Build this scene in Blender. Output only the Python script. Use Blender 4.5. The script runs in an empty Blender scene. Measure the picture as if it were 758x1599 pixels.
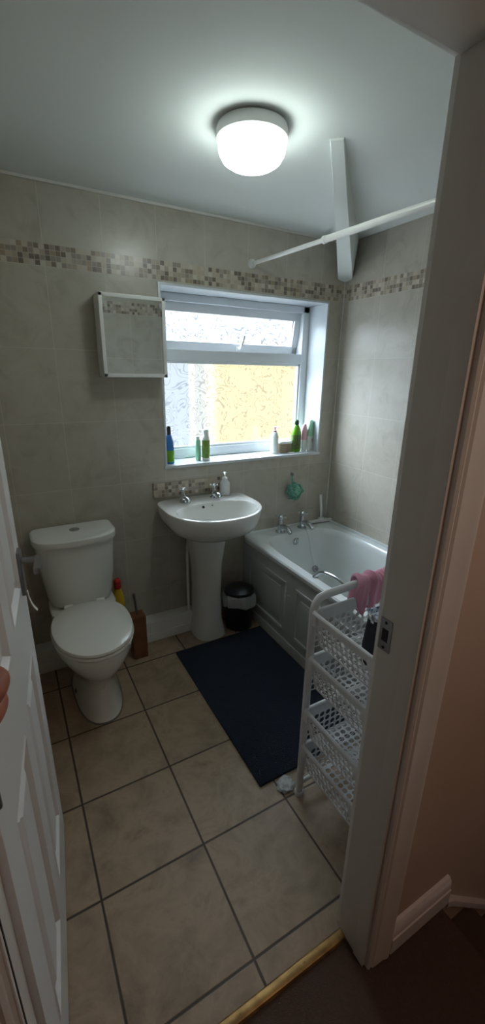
import bpy, bmesh, math, random
from mathutils import Vector, Matrix, noise as mnoise
PI = math.pi
random.seed(7)
S = bpy.context.scene
COL = S.collection

# ------------------------------------------------------------------ camera
F, PITCH, YAW, ROLL = 656.485, 18.539, 29.450, 1.0127
cd = bpy.data.cameras.new('camera')
cam = bpy.data.objects.new('camera', cd)
COL.objects.link(cam)
p, y, r = map(math.radians, (PITCH, YAW, ROLL))
fw = Vector((math.sin(y) * math.cos(p), math.cos(y) * math.cos(p), -math.sin(p)))
rt = Vector((math.cos(y), -math.sin(y), 0))
up = rt.cross(fw)
rt2 = rt * math.cos(r) + up * math.sin(r)
up2 = -rt * math.sin(r) + up * math.cos(r)
m = Matrix((rt2, up2, -fw)).transposed().to_4x4()
m.translation = Vector((-1.9316, -2.2010, 1.5391))
cam.matrix_world = m
cd.sensor_fit = 'VERTICAL'
cd.sensor_height = 24
cd.lens = F / 1599 * 24
cd.clip_start = 0.02
S.camera = cam

# ------------------------------------------------------------------ world, sun, exposure
S.view_settings.view_transform = 'Standard'
S.view_settings.look = 'None'
S.view_settings.gamma = 1
S.view_settings.exposure = 0.42
S.view_settings.use_curve_mapping = False
w = bpy.data.worlds.new('world')
S.world = w
w.use_nodes = True
bg = w.node_tree.nodes['Background']
bg.inputs[0].default_value = (0.76, 0.88, 1.0, 1)
# overcast sky: brighter towards the zenith than at the horizon
_n = w.node_tree.nodes; _l = w.node_tree.links
_tc = _n.new('ShaderNodeTexCoord'); _sx = _n.new('ShaderNodeSeparateXYZ'); _mr = _n.new('ShaderNodeMapRange')
_l.new(_tc.outputs['Generated'], _sx.inputs[0]); _l.new(_sx.outputs[2], _mr.inputs[0])
_mr.inputs[1].default_value = 0.05; _mr.inputs[2].default_value = 0.75
_mr.inputs[3].default_value = 0.76; _mr.inputs[4].default_value = 9.0
# ... and brighter on the open side, to the left of the window
_m2 = _n.new('ShaderNodeMapRange'); _l.new(_sx.outputs[0], _m2.inputs[0])
_m2.inputs[1].default_value = 0.15; _m2.inputs[2].default_value = -0.65
_m2.inputs[3].default_value = 1.0; _m2.inputs[4].default_value = 4.2
_mu = _n.new('ShaderNodeMath'); _mu.operation = 'MULTIPLY'
_l.new(_mr.outputs[0], _mu.inputs[0]); _l.new(_m2.outputs[0], _mu.inputs[1])
_l.new(_mu.outputs[0], bg.inputs[1])
sd = bpy.data.lights.new('sun', 'SUN')
sd.energy = 0.5
sd.angle = 0.02
sd.color = (1, 0.93, 0.8)
sun = bpy.data.objects.new('sun', sd)
sun.rotation_euler = (math.radians(42), 0, math.radians(-8))
COL.objects.link(sun)


def lamp_light(name, loc, energy, col, size):
    d = bpy.data.lights.new(name, 'POINT')
    d.energy = energy
    d.color = col
    d.shadow_soft_size = size
    o = bpy.data.objects.new(name, d)
    o.location = loc
    COL.objects.link(o)
    return o


lamp_light('hall_light', (-0.98, -2.68, 1.78), 5.2, (1.0, 0.73, 0.56), 0.15)


# ------------------------------------------------------------------ materials
def lin(h):
    h = h.lstrip('#')
    out = []
    for i in (0, 2, 4):
        c = int(h[i:i + 2], 16) / 255
        out.append(c / 12.92 if c <= 0.04045 else ((c + 0.055) / 1.055) ** 2.4)
    return (*out, 1)


class NT:
    def __init__(s, name):
        s.m = bpy.data.materials.new(name)
        s.m.use_nodes = True
        s.t = s.m.node_tree
        s.b = s.t.nodes['Principled BSDF']
        s.out = s.t.nodes['Material Output']

    def n(s, kind, **kw):
        o = s.t.nodes.new(kind)
        for k, v in kw.items():
            setattr(o, k, v)
        return o

    def put(s, sock, v):
        if hasattr(v, 'is_output') or isinstance(v, bpy.types.NodeSocket):
            s.t.links.new(v, sock)
        else:
            sock.default_value = v

    def M(s, op, a, b=None, c=None):
        o = s.n('ShaderNodeMath', operation=op)
        s.put(o.inputs[0], a)
        if b is not None: s.put(o.inputs[1], b)
        if c is not None: s.put(o.inputs[2], c)
        return o.outputs[0]

    def mix(s, f, a, b, kind='MIX'):
        o = s.n('ShaderNodeMix', data_type='RGBA', blend_type=kind)
        s.put(o.inputs[0], f)
        s.put(o.inputs[6], a)
        s.put(o.inputs[7], b)
        return o.outputs[2]

    def ramp(s, f, stops, const=False):
        o = s.n('ShaderNodeValToRGB')
        if const: o.color_ramp.interpolation = 'CONSTANT'
        e = o.color_ramp.elements
        while len(e) < len(stops): e.new(0.5)
        for q, (pos, c) in zip(e, stops):
            q.position = pos
            q.color = c
        s.put(o.inputs[0], f)
        return o.outputs[0]

    def noise(s, scale, detail=4, vec=None, dist=0.0, dim='3D', rough=.5):
        o = s.n('ShaderNodeTexNoise')
        o.inputs['Scale'].default_value = scale
        o.inputs['Detail'].default_value = detail
        o.inputs['Distortion'].default_value = dist
        o.inputs['Roughness'].default_value = rough
        if vec is None: vec = s.coord()
        s.put(o.inputs['Vector'], vec)
        return o.outputs['Fac']

    def coord(s):
        if not hasattr(s, '_c'): s._c = s.n('ShaderNodeTexCoord').outputs['Object']
        return s._c

    def xyz(s):
        o = s.n('ShaderNodeSeparateXYZ')
        s.put(o.inputs[0], s.coord())
        return o.outputs

    def comb(s, a, b, c=0.0):
        o = s.n('ShaderNodeCombineXYZ')
        for i, v in enumerate((a, b, c)): s.put(o.inputs[i], v)
        return o.outputs[0]

    def bump(s, h, strength=.3, dist=.002):
        o = s.n('ShaderNodeBump')
        o.inputs['Strength'].default_value = strength
        o.inputs['Distance'].default_value = dist
        s.put(o.inputs['Height'], h)
        s.put(s.b.inputs['Normal'], o.outputs[0])

    def white(s, vec):
        o = s.n('ShaderNodeTexWhiteNoise', noise_dimensions='2D')
        s.put(o.inputs['Vector'], vec)
        return o.outputs['Value']

    def line(s, u, u0, pitch, half):
        """1 on a joint, 0 on the tile"""
        f = s.M('ABSOLUTE', s.M('SUBTRACT', s.M('FRACT', s.M('ADD', s.M('DIVIDE', s.M('SUBTRACT', u, u0), pitch), .5)), .5))
        d = s.M('MULTIPLY', f, pitch)
        o = s.n('ShaderNodeMapRange', clamp=True)
        s.put(o.inputs[0], d)
        o.inputs[1].default_value = half * .6
        o.inputs[2].default_value = half * 1.4
        o.inputs[3].default_value = 1
        o.inputs[4].default_value = 0
        return o.outputs[0]


def mat(name, col, rough=.5, metal=0, var=0.0, vscale=12, bump=0.0, bscale=60, coat=0, trans=0, sss=0, col2=None, alpha=1):
    t = NT(name)
    c = lin(col) if isinstance(col, str) else col
    if var or col2:
        c2 = lin(col2) if col2 else tuple(v * (1 - var) for v in c[:3]) + (1,)
        f = t.ramp(t.noise(vscale, 5), [(.35, (0, 0, 0, 1)), (.65, (1, 1, 1, 1))])
        t.put(t.b.inputs['Base Color'], t.mix(f, c, c2))
    else:
        t.b.inputs['Base Color'].default_value = c
    t.b.inputs['Roughness'].default_value = rough
    t.b.inputs['Metallic'].default_value = metal
    t.b.inputs['Coat Weight'].default_value = coat
    t.b.inputs['Transmission Weight'].default_value = trans
    t.b.inputs['Alpha'].default_value = alpha
    if sss:
        t.b.inputs['Subsurface Weight'].default_value = sss
        t.b.inputs['Subsurface Radius'].default_value = (.02, .008, .004)
    if bump: t.bump(t.noise(bscale, 4), bump)
    return t.m


MOSAIC = [(0, lin('#86786c')), (.12, lin('#a99b8b')), (.3, lin('#bdb3a5')), (.46, lin('#958b80')), (.58, lin('#b5a995')), (.72, lin('#756960')), (.84, lin('#c6beb1')), (.93, lin('#9f8f77'))]


def mosaic_col(t, u, v, v0, cell=.02125):
    cu = t.M('FLOOR', t.M('DIVIDE', u, cell))
    cv = t.M('FLOOR', t.M('DIVIDE', t.M('SUBTRACT', v, v0), cell))
    c = t.ramp(t.white(t.comb(cu, cv)), MOSAIC, True)
    g = t.M('MAXIMUM', t.line(u, 0, cell, .001), t.line(v, v0, cell, .001))
    return t.mix(g, c, lin('#b9b1a5'))


def wall_tiles(name, axis, u0, base='#bdb9ae', base2='#a9a396'):
    t = NT(name)
    x, y, z = t.xyz()
    u = x if axis == 'x' else y
    gu = t.line(u, u0, .25, .0014)
    gv = t.line(z, 1.951, .3308, .0014)
    above = t.M('GREATER_THAN', z, 2.05)
    gv = t.M('MULTIPLY', gv, t.M('SUBTRACT', 1, above))
    g = t.M('MAXIMUM', gu, gv)
    mot = t.ramp(t.noise(7, 7, dist=1.2, rough=.62), [(.32, lin(base)), (.52, lin('#b7b2a5')), (.72, lin(base2))])
    rnd = t.white(t.comb(t.M('FLOOR', t.M('DIVIDE', t.M('SUBTRACT', u, u0), .25)), t.M('FLOOR', t.M('DIVIDE', t.M('SUBTRACT', z, 1.951), .3308))))
    mot = t.mix(t.M('MULTIPLY', rnd, .12), mot, lin('#a89f90'))
    sp = t.ramp(t.noise(26, 3), [(.70, (0, 0, 0, 1)), (.78, (1, 1, 1, 1))])
    mot = t.mix(t.M('MULTIPLY', sp, .25), mot, lin('#9c9084'))
    c = t.mix(t.M('MULTIPLY', g, .6), mot, lin('#d2cec5'))
    band = t.M('MULTIPLY', t.M('GREATER_THAN', z, 1.951), t.M('LESS_THAN', z, 2.036))
    c = t.mix(band, c, mosaic_col(t, u, z, 1.951))
    t.put(t.b.inputs['Base Color'], c)
    t.b.inputs['Roughness'].default_value = .28
    t.bump(t.M('SUBTRACT', 1, g), .35, .0015)
    return t.m


def mosaic_mat(name, v0):
    t = NT(name)
    x, y, z = t.xyz()
    t.put(t.b.inputs['Base Color'], mosaic_col(t, x, z, v0, .0203))
    t.b.inputs['Roughness'].default_value = .35
    return t.m


def floor_tiles():
    t = NT('beige stone effect floor tile')
    x, y, z = t.xyz()
    g = t.M('MAXIMUM', t.line(x, -1.5365, .34, .0036), t.line(y, -.5913, .34, .0036))
    cx = t.M('FLOOR', t.M('DIVIDE', t.M('ADD', x, 1.5365), .34))
    cy = t.M('FLOOR', t.M('DIVIDE', t.M('ADD', y, .5913), .34))
    rnd = t.white(t.comb(cx, cy))
    vec = t.n('ShaderNodeVectorMath', operation='ADD')
    t.put(vec.inputs[0], t.coord())
    t.put(vec.inputs[1], t.comb(t.M('MULTIPLY', rnd, 9), t.M('MULTIPLY', rnd, 5)))
    n1 = t.noise(7, 9, vec=vec.outputs[0], dist=.5, rough=.68)
    n2 = t.noise(15, 8, vec=vec.outputs[0], dist=.5, rough=.75)
    c = t.ramp(n1, [(.3, lin('#8c7862')), (.44, lin('#ab957d')), (.56, lin('#9a866f')), (.72, lin('#7d6b59'))])
    v = t.ramp(n2, [(.30, (1, 1, 1, 1)), (.42, (0, 0, 0, 1)), (.58, (0, 0, 0, 1)), (.72, (1, 1, 1, 1))])
    c = t.mix(t.M('MULTIPLY', v, .45), c, lin('#7f7268'))
    c = t.mix(t.M('MULTIPLY', rnd, .22), c, lin('#8b7e74'))
    c = t.mix(g, c, lin('#3d2f23'))
    t.put(t.b.inputs['Base Color'], c)
    t.put(t.b.inputs['Roughness'], t.M('ADD', .34, t.M('MULTIPLY', n2, .2)))
    t.bump(t.M('ADD', t.M('MULTIPLY', t.M('SUBTRACT', 1, g), 1), t.M('MULTIPLY', n2, .25)), .4, .002)
    return t.m


def pane_glass(name, tint, lt=.60):
    t = NT(name)
    x, y, z = t.xyz()
    n = t.noise(8, 1.0, dist=2.0)
    rings = t.M('ABSOLUTE', t.M('SUBTRACT', t.M('FRACT', t.M('MULTIPLY', n, 7)), .5))
    gate = t.ramp(t.noise(13, 1, dist=.6), [(.36, (0, 0, 0, 1)), (.44, (1, 1, 1, 1))])
    ln = t.M('MULTIPLY', t.ramp(rings, [(.05, (1, 1, 1, 1)), (.16, (0, 0, 0, 1))]), gate)
    tr = t.n('ShaderNodeBsdfTransparent')
    tl = t.n('ShaderNodeBsdfTranslucent')
    gl = t.n('ShaderNodeBsdfGlossy')
    gl.inputs['Roughness'].default_value = .12
    t.put(tr.inputs[0], t.mix(ln, (1, 1, 1, 1), (lt, lt, lt * 1.06, 1)))
    tl.inputs[0].default_value = tint
    rf = t.n('ShaderNodeBsdfRefraction')
    rf.inputs['IOR'].default_value = 1.22
    rf.inputs['Roughness'].default_value = .28
    t.put(rf.inputs['Color'], t.mix(ln, (1, 1, 1, 1), (lt, lt, lt * 1.06, 1)))
    a0 = t.n('ShaderNodeMixShader')
    a0.inputs[0].default_value = .72
    t.t.links.new(tr.outputs[0], a0.inputs[1])
    t.t.links.new(rf.outputs[0], a0.inputs[2])
    a = t.n('ShaderNodeMixShader')
    a.inputs[0].default_value = .03
    t.t.links.new(a0.outputs[0], a.inputs[1])
    t.t.links.new(tl.outputs[0], a.inputs[2])
    b = t.n('ShaderNodeMixShader')
    b.inputs[0].default_value = .05
    t.t.links.new(a.outputs[0], b.inputs[1])
    t.t.links.new(gl.outputs[0], b.inputs[2])
    t.t.links.new(b.outputs[0], t.out.inputs[0])
    return t.m


def emis(name, col, st):
    t = NT(name)
    t.b.inputs['Base Color'].default_value = (.9, .9, .9, 1)
    t.b.inputs['Emission Color'].default_value = col
    t.b.inputs['Emission Strength'].default_value = st
    return t.m


def fabric(name, col, col2, scale=300, bump=.5, dist=.003):
    t = NT(name)
    t.put(t.b.inputs['Base Color'], t.mix(t.noise(scale * .3, 3), lin(col), lin(col2)))
    t.b.inputs['Roughness'].default_value = .95
    t.b.inputs['Sheen Weight'].default_value = .05
    t.bump(t.noise(scale, 3), bump, dist)
    return t.m


K = dict(
    wx=wall_tiles('cream wall tile', 'x', -1.183),
    wy=wall_tiles('cream wall tile side', 'y', -.305),
    floor=floor_tiles(),
    ceil=mat('ceiling paint', '#e6ebe9', .85, bump=.08, bscale=40),
    white=mat('white gloss', '#e6e6e4', .3),
    upvc=mat('white upvc', '#dfe4e8', .28),
    reveal=mat('white reveal tile', '#d0d7db', .22, var=.03),
    bead=mat('white bead', '#dcdcd6', .5),
    doorw=mat('white door paint', '#dadbdc', .42, bump=.15, bscale=14),
    frame=mat('painted door frame', '#d3cfca', .42, var=.03, bump=.1, bscale=9),
    hall=mat('hall wall paint', '#bba798', .9, var=.05, vscale=3, bump=.1, bscale=90),
    carpet=fabric('brown carpet', '#5a463d', '#46362f', 420, .9),
    cer=mat('white ceramic', '#dedfda', .12, coat=.5),
    seat=mat('toilet seat plastic', '#deddd6', .22),
    bathm=mat('bath acrylic', '#dde2e2', .18, coat=.3),
    panel=mat('bath panel plastic', '#b9bdbd', .35),
    chrome=mat('chrome', '#cdd2d6', .12, 1),
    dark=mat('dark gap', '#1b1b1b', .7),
    dsteel=mat('brushed steel', '#9a9a9c', .32, 1),
    darksteel=mat('dark metal lid', '#55585c', .3, 1),
    brass=mat('brass threshold', '#b8955f', .38, .75, col2='#8d7048', vscale=25),
    mat=fabric('navy mat', '#12233a', '#0b1728', 260, 1, .006),
    plastic=mat('white trolley plastic', '#dfe1e4', .38),
    pink=fabric('pink towel', '#f4b8cd', '#e9a2bd', 300, .5),
    mint=mat('mint mesh', '#7fc0ab', .6, var=.35, vscale=60),
    bamboo=mat('brown wood holder', '#8a5a3a', .5, var=.35, vscale=14),
    yellow=mat('yellow plastic', '#d8b22c', .35),
    red=mat('red plastic', '#b5302c', .35),
    blackp=mat('black plastic', '#232628', .35),
    liner=mat('bin liner', '#cfd4d6', .3, alpha=.75, bump=.6, bscale=50),
    skin=mat('skin', '#9c6049', .5, sss=.15, var=.25, vscale=30, bump=.25, bscale=120),
    mirror=mat('mirror', '#e8ecec', .02, 1),
    blue=mat('blue bottle', '#3d78b8', .25),
    green=mat('green bottle', '#6aa42c', .2),
    dgreen=mat('dark green plastic', '#24421f', .3),
    label=mat('olive label', '#5d7434', .5, var=.4, vscale=80),
    whiteb=mat('white bottle', '#e9ede8', .3),
    palegreen=mat('pale green bottle', '#9fd6b4', .3),
    leafgreen=mat('leaf green label', '#86a84e', .4, var=.3, vscale=60),
    pinkb=mat('pink bottle', '#e6b7c4', .3),
    tan=mat('tan box', '#a5957c', .6, var=.2, vscale=30),
    clear=mat('pale translucent plastic', '#e6e9e8', .2, trans=.2),
    navy=mat('dark wash bag', '#1d2431', .55, bump=.3, bscale=200),
    greytext=mat('grey lettering', '#6b7078', .5),
    skirtw=mat('white skirting gloss', '#dedbe0', .2),
    cream=mat('cream render', '#7a6a48', .9, var=.12, vscale=2.5, bump=.3, bscale=30),
    leaf=mat('leaves', '#6a9a3c', .6, var=.5, vscale=20),
    caulk=mat('grey sealant', '#6d6862', .7),
    orange=mat('orange plastic', '#c9603a', .5),
)
K['dome'] = emis('lamp glass', (.88, 1.0, .95, 1), 13)
K['skyglass'] = pane_glass('patterned obscure glass of the fanlight', (.4, .42, .44, 1), .40)
K['glass'] = pane_glass('patterned obscure glass', (.6, .62, .64, 1))
_t = NT('floral lining')
_t.put(_t.b.inputs['Base Color'], _t.ramp(_t.noise(95, 2), [(.0, lin('#dfe7ee')), (.52, lin('#d8e2ea')), (.58, lin('#8a90b8')), (.66, lin('#4a5272'))]))
_t.b.inputs['Roughness'].default_value = .7
K['floral'] = _t.m
_t = NT('clear glass back face')
_g = _t.n('ShaderNodeBsdfTransparent'); _t.t.links.new(_g.outputs[0], _t.out.inputs[0])
K['clearback'] = _t.m
K['splash'] = mosaic_mat('mosaic splashback tile', .861)


# ------------------------------------------------------------------ mesh helpers
def nb(): return bmesh.new()


def box(bm, a, b, bev=0.0, seg=2):
    r = bmesh.ops.create_cube(bm, size=1)
    vs = r['verts']
    a = Vector(a); b = Vector(b)
    c = (a + b) / 2; d = b - a
    for v in vs: v.co = Vector((v.co.x * d.x, v.co.y * d.y, v.co.z * d.z)) + c
    if bev:
        es = list({e for v in vs for e in v.link_edges})
        bmesh.ops.bevel(bm, geom=es, offset=bev, segments=seg, affect='EDGES', profile=.7)


def ring_faces(bm, A, B):
    n = len(A)
    for i in range(n): bm.faces.new((A[i], A[(i + 1) % n], B[(i + 1) % n], B[i]))


def loft(bm, rings, cap0=True, cap1=True):
    R = [[bm.verts.new(q) for q in ring] for ring in rings]
    for a, b in zip(R, R[1:]): ring_faces(bm, a, b)
    if cap0: bm.faces.new(list(reversed(R[0])))
    if cap1: bm.faces.new(R[-1])
    return R


def lathe(bm, prof, c=(0, 0, 0), n=24, axis='z', sx=1, sy=1):
    c = Vector(c)
    rings = []
    for r_, h in prof:
        ring = []
        for i in range(n):
            a = 2 * PI * i / n
            q = (r_ * math.cos(a) * sx, r_ * math.sin(a) * sy, h)
            if axis == 'x': q = (q[2], q[0], q[1])
            if axis == 'y': q = (q[1], q[2], q[0])
            ring.append(c + Vector(q))
        rings.append(ring)
    loft(bm, rings)


def tube(bm, pts, r_, n=10, closed=False):
    pts = [Vector(q) for q in pts]
    rs = r_ if isinstance(r_, (list, tuple)) else [r_] * len(pts)
    rings = []
    prev = None
    N = len(pts)
    for i, q in enumerate(pts):
        if closed: d = (pts[(i + 1) % N] - pts[i - 1]).normalized()
        elif i == 0: d = (pts[1] - q).normalized()
        elif i == N - 1: d = (q - pts[i - 1]).normalized()
        else: d = (pts[i + 1] - pts[i - 1]).normalized()
        if prev is None:
            a = d.orthogonal().normalized()
        else:
            a = (prev - d * prev.dot(d)).normalized()
        prev = a
        b = d.cross(a)
        rings.append([q + (a * math.cos(2 * PI * k / n) + b * math.sin(2 * PI * k / n)) * rs[i] for k in range(n)])
    if closed:
        R = [[bm.verts.new(v) for v in ring] for ring in rings]
        for i in range(N): ring_faces(bm, R[i], R[(i + 1) % N])
    else:
        loft(bm, rings)


def smooth_path(pts, k=6):
    pts = [Vector(q) for q in pts]
    out = []
    for i in range(len(pts) - 1):
        p0 = pts[max(i - 1, 0)]; p1 = pts[i]; p2 = pts[i + 1]; p3 = pts[min(i + 2, len(pts) - 1)]
        for j in range(k):
            t = j / k
            out.append(.5 * ((2 * p1) + (p2 - p0) * t + (2 * p0 - 5 * p1 + 4 * p2 - p3) * t * t + (3 * p1 - p0 - 3 * p2 + p3) * t ** 3))
    out.append(pts[-1])
    return out


def obj(name, bm, m, parent=None, ang=35):
    bmesh.ops.recalc_face_normals(bm, faces=bm.faces)
    me = bpy.data.meshes.new(name)
    bm.to_mesh(me)
    bm.free()
    me.materials.append(K[m] if isinstance(m, str) else m)
    for q in me.polygons: q.use_smooth = True
    me.set_sharp_from_angle(angle=math.radians(ang))
    o = bpy.data.objects.new(name, me)
    COL.objects.link(o)
    if parent:
        o.parent = parent
        if parent.type == 'EMPTY':
            o.matrix_parent_inverse = Matrix.Identity(4)
    return o


def empty(name, loc=(0, 0, 0), rz=0):
    o = bpy.data.objects.new(name, None)
    o.empty_display_size = .05
    o.location = loc
    o.rotation_euler = (0, 0, rz)
    COL.objects.link(o)
    return o


def tag(o, label, cat, group=None, kind=None):
    o['label'] = label
    o['category'] = cat
    if group: o['group'] = group
    if kind: o['kind'] = kind
    return o


def struct(name, bm, m, label=None):
    o = obj(name, bm, m)
    o['kind'] = 'structure'
    if label: o['label'] = label
    return o


def se(cx, cy, a, b0, b1, z, n=48, p=2.4, p1=None):
    """super-elliptic ring: half width a, front (towards -y) b0, back b1"""
    out = []
    p1 = p1 or p
    for i in range(n):
        t = 2 * PI * i / n
        c, s_ = math.cos(t), math.sin(t)
        pp = p1 if s_ > 0 else p
        x = a * math.copysign(abs(c) ** (2 / pp), c)
        yy = (b1 if s_ > 0 else b0) * math.copysign(abs(s_) ** (2 / pp), s_)
        out.append(Vector((cx + x, cy + yy, z)))
    return out


# ------------------------------------------------------------------ shell
H = 2.268
YD = -1.667          # room face of the door wall
YO = -1.766          # hall face of the door wall
XL = -2.04           # left wall
XJ = -1.283          # right jamb
XH = -2.030          # left jamb
HZ = 1.975           # door head
bm = nb(); box(bm, (XL, -1.69, -.05), (0, 0, 0)); struct('floor', bm, 'floor', 'beige stone effect tiled bathroom floor')
bm = nb(); box(bm, (-3.2, -3.4, -.055), (-.973, -1.69, -.004)); struct('floor', bm, 'carpet', 'dark brown carpeted landing floor')
bm = nb()
for k in range(4):
    z0 = -.2 * (k + 1)
    box(bm, (-.973 + .22 * k, -3.4, z0 - .1), (-.973 + .22 * (k + 1), YO, z0))
    box(bm, (-.980 + .22 * k, -3.4, z0 - .05), (-.973 + .22 * k, YO, z0 + .195))
struct('floor', bm, 'carpet', 'dark carpeted stairs going down at the right')
bm = nb(); box(bm, (XL - .1, YD, H), (.1, .27, H + .08)); struct('ceiling', bm, 'ceil')
WX0, WX1, WZ0, WZ1 = -1.18, -.12, 1.03, 1.937
bm = nb()
box(bm, (XL - .1, 0, -.05), (WX0, .27, H)); box(bm, (WX1, 0, -.05), (.1, .27, H))
box(bm, (WX0, 0, -.05), (WX1, .27, WZ0)); box(bm, (WX0, 0, WZ1), (WX1, .27, H))
struct('wall_back', bm, 'wx')
bm = nb(); box(bm, (0, -3.5, -1.0), (.1, 0, H)); struct('wall_right', bm, 'wy')
bm = nb(); box(bm, (XL - .1, YD, -.05), (XL, 0, H)); struct('wall_left', bm, 'wy')
# door wall: tiled skin to the room, painted to the hall
bm = nb()
box(bm, (XJ + .03, YD - .006, -.05), (0, YD, H)); box(bm, (XH - .03, YD - .006, HZ + .03), (XJ + .03, YD, H))
struct('wall_front', bm, 'wx')
bm = nb()
box(bm, (XJ + .03, YO, -1.0), (0, YD - .006, 2.5)); box(bm, (XH - .03, YO, HZ + .03), (XJ + .03, YD - .006, 2.5)); box(bm, (-3.2, YO, -.05), (XH - .03, YD, 2.5))
struct('wall_landing', bm, 'hall', 'landing side of the door wall, painted warm beige')
bm = nb()
box(bm, (-3.3, -3.4, -.05), (-3.2, YD, 2.5)); box(bm, (-3.3, -3.5, -1.0), (.1, -3.4, 2.5))
struct('wall_landing', bm, 'hall', 'far landing walls behind the viewpoint')
bm = nb(); box(bm, (-3.3, -3.5, 2.45), (.1, YO, 2.5)); struct('ceiling', bm, 'hall', 'landing ceiling')

# ceiling bead and tile edge trims
bm = nb()
box(bm, (XL, -.010, H - .012), (0, 0, H), .003)
struct('trim_1', bm, 'bead', 'thin white bead between tiles and ceiling')
bm = nb()
box(bm, (-.005, -.005, .56), (-.0, -.0, 2.1), .001)
struct('trim_2', bm, 'bead', 'pale sealant line in the tiled corner')
# boxed-in beam running diagonally down to the corner
bm = nb()
A = Vector((-.845, -.865, 0)); B = Vector((0, 0, 0))
n2 = Vector((.7071, -.7071, 0))
rings = []
for P_, zb, wb, wt in ((A, 2.262, .021, .024), (A.lerp(B, .5), 2.168, .030, .040), (A.lerp(B, .86), 2.092, .040, .058), (Vector((-.035, -.035, 0)), 2.070, .042, .060), (Vector((-.004, -.004, 0)), 2.060, .018, .022)):
    rings.append([P_ + n2 * -wt + Vector((0, 0, H)), P_ + n2 * -wb + Vector((0, 0, zb)), P_ + n2 * wb + Vector((0, 0, zb)), P_ + n2 * wt + Vector((0, 0, H))])
loft(bm, rings)
struct('trim_3', bm, 'ceil', 'white boxed beam sloping down into the ceiling corner')
# pipe boxing at the foot of the back wall
bm = nb()
box(bm, (XL, -.085, 0), (-1.06, 0, .127), .003); box(bm, (XL, -.091, 0), (-1.06, -.085, .055), .002)
struct('trim_4', bm, 'white', 'low white pipe boxing along the foot of the back wall')

# door lining, architraves
bm = nb()
box(bm, (XJ, YO, 0), (XJ + .03, YD, HZ + .03), .002); box(bm, (XH - .03, YO, 0), (XH, YD, HZ + .03), .002)
box(bm, (XH, YO, HZ), (XJ, YD, HZ + .03), .002)
box(bm, (XJ - .003, YO, 0), (XJ, YO + .035, HZ), .001); box(bm, (XH, YO, 0), (XH + .003, YO + .06, HZ), .001)
struct('trim_5', bm, 'frame', 'white painted door lining')


def architrave(x0, x1, yf, sgn, z1):
    """moulded board: profile across x, standing against the wall face yf, out by sgn"""
    bm = nb()
    wdt = x1 - x0
    prof = [(0, 0), (0, .010), (.07, .014), (.14, .012), (.2, .016), (.7, .018), (.8, .021), (.9, .021), (1, .014), (1, 0)]
    rings = []
    for z in (0, z1):
        rings.append([Vector((x0 + wdt * u, yf + sgn * d, z)) for u, d in prof])
    loft(bm, rings)
    return bm


bm = architrave(XJ + .006, XJ + .085, YO, -1, HZ + .07)
struct('trim_6', bm, 'frame', 'moulded architrave right of the doorway')
bm = architrave(XH - .006, XH - .085, YO, -1, HZ + .07)
box(bm, (XH - .09, YO - .016, HZ + .006), (XJ + .085, YO, HZ + .07), .003)
struct('trim_7', bm, 'frame', 'moulded architrave left of and above the doorway')
bm = nb(); box(bm, (XJ + .007, YD, 0), (XJ + .07, YD + .016, HZ + .06), .004)
box(bm, (XH, YD, HZ + .007), (XJ + .07, YD + .016, HZ + .06), .004)
struct('trim_8', bm, 'white', 'room side architrave of the doorway')
bm = nb(); box(bm, (XH, YO + .010, 0), (XH + .004, YO + .016, HZ)); struct('trim_9', bm, 'dark', 'dark strip added as the shadow line on the left door lining')  # thin dark box stands in for the shaded gap between lining and architrave
# skirting on the landing wall
bm = nb()
prof = [(0, 0), (-.020, 0), (-.020, .060), (-.017, .064), (-.017, .070), (-.014, .095), (-.008, .104), (0, .106)]
loft(bm, [[Vector((x_, YO + a, b)) for a, b in prof] for x_ in (XJ + .085, -.948)])
struct('baseboard_landing', bm, 'skirtw', 'white moulded skirting beside the doorway')
bm = nb()
loft(bm, [[Vector((x_, YO + a, b + z_)) for a, b in ((0, 0), (-.018, 0), (-.018, .026), (0, .03))] for x_, z_ in ((-.940, -.03), (-.918, -.045), (-.905, -.055), (0, -.92))])
struct('baseboard_stairs', bm, 'skirtw', 'white string board following the stairs down')
# threshold
bm = nb()
loft(bm, [[Vector((x_, a, b)) for a, b in ((-1.672, -.002), (-1.672, .002), (-1.676, .006), (-1.690, .0075), (-1.697, .005), (-1.701, -.002))] for x_ in (XH, XJ)])
for x_ in (-1.42, -1.62, -1.82):
    lathe(bm, [(.004, .0075), (.004, .009), (.002, .0095)], (x_, -1.684, -.001), 8)
struct('trim_10', bm, 'brass', 'worn brass threshold strip between tiles and carpet')
# strike plate
bm = nb(); box(bm, (XJ - .0025, -1.699, .972), (XJ, -1.668, 1.048), .0008)
sp = obj('strike_plate', bm, 'dsteel'); tag(sp, 'worn metal lock strike plate let into the right door lining', 'strike plate')
bm = nb(); box(bm, (XJ - .003, -1.692, .995), (XJ - .0024, -1.676, 1.025)); obj('latch_hole', bm, 'dark', sp)
for z_ in (.980, 1.040):
    bm = nb(); lathe(bm, [(.0035, 0), (.0035, -.001), (.001, -.0014)], (XJ - .0025, -1.6835, z_), 10, 'x')
    obj('screw', bm, 'dark', sp)

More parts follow.
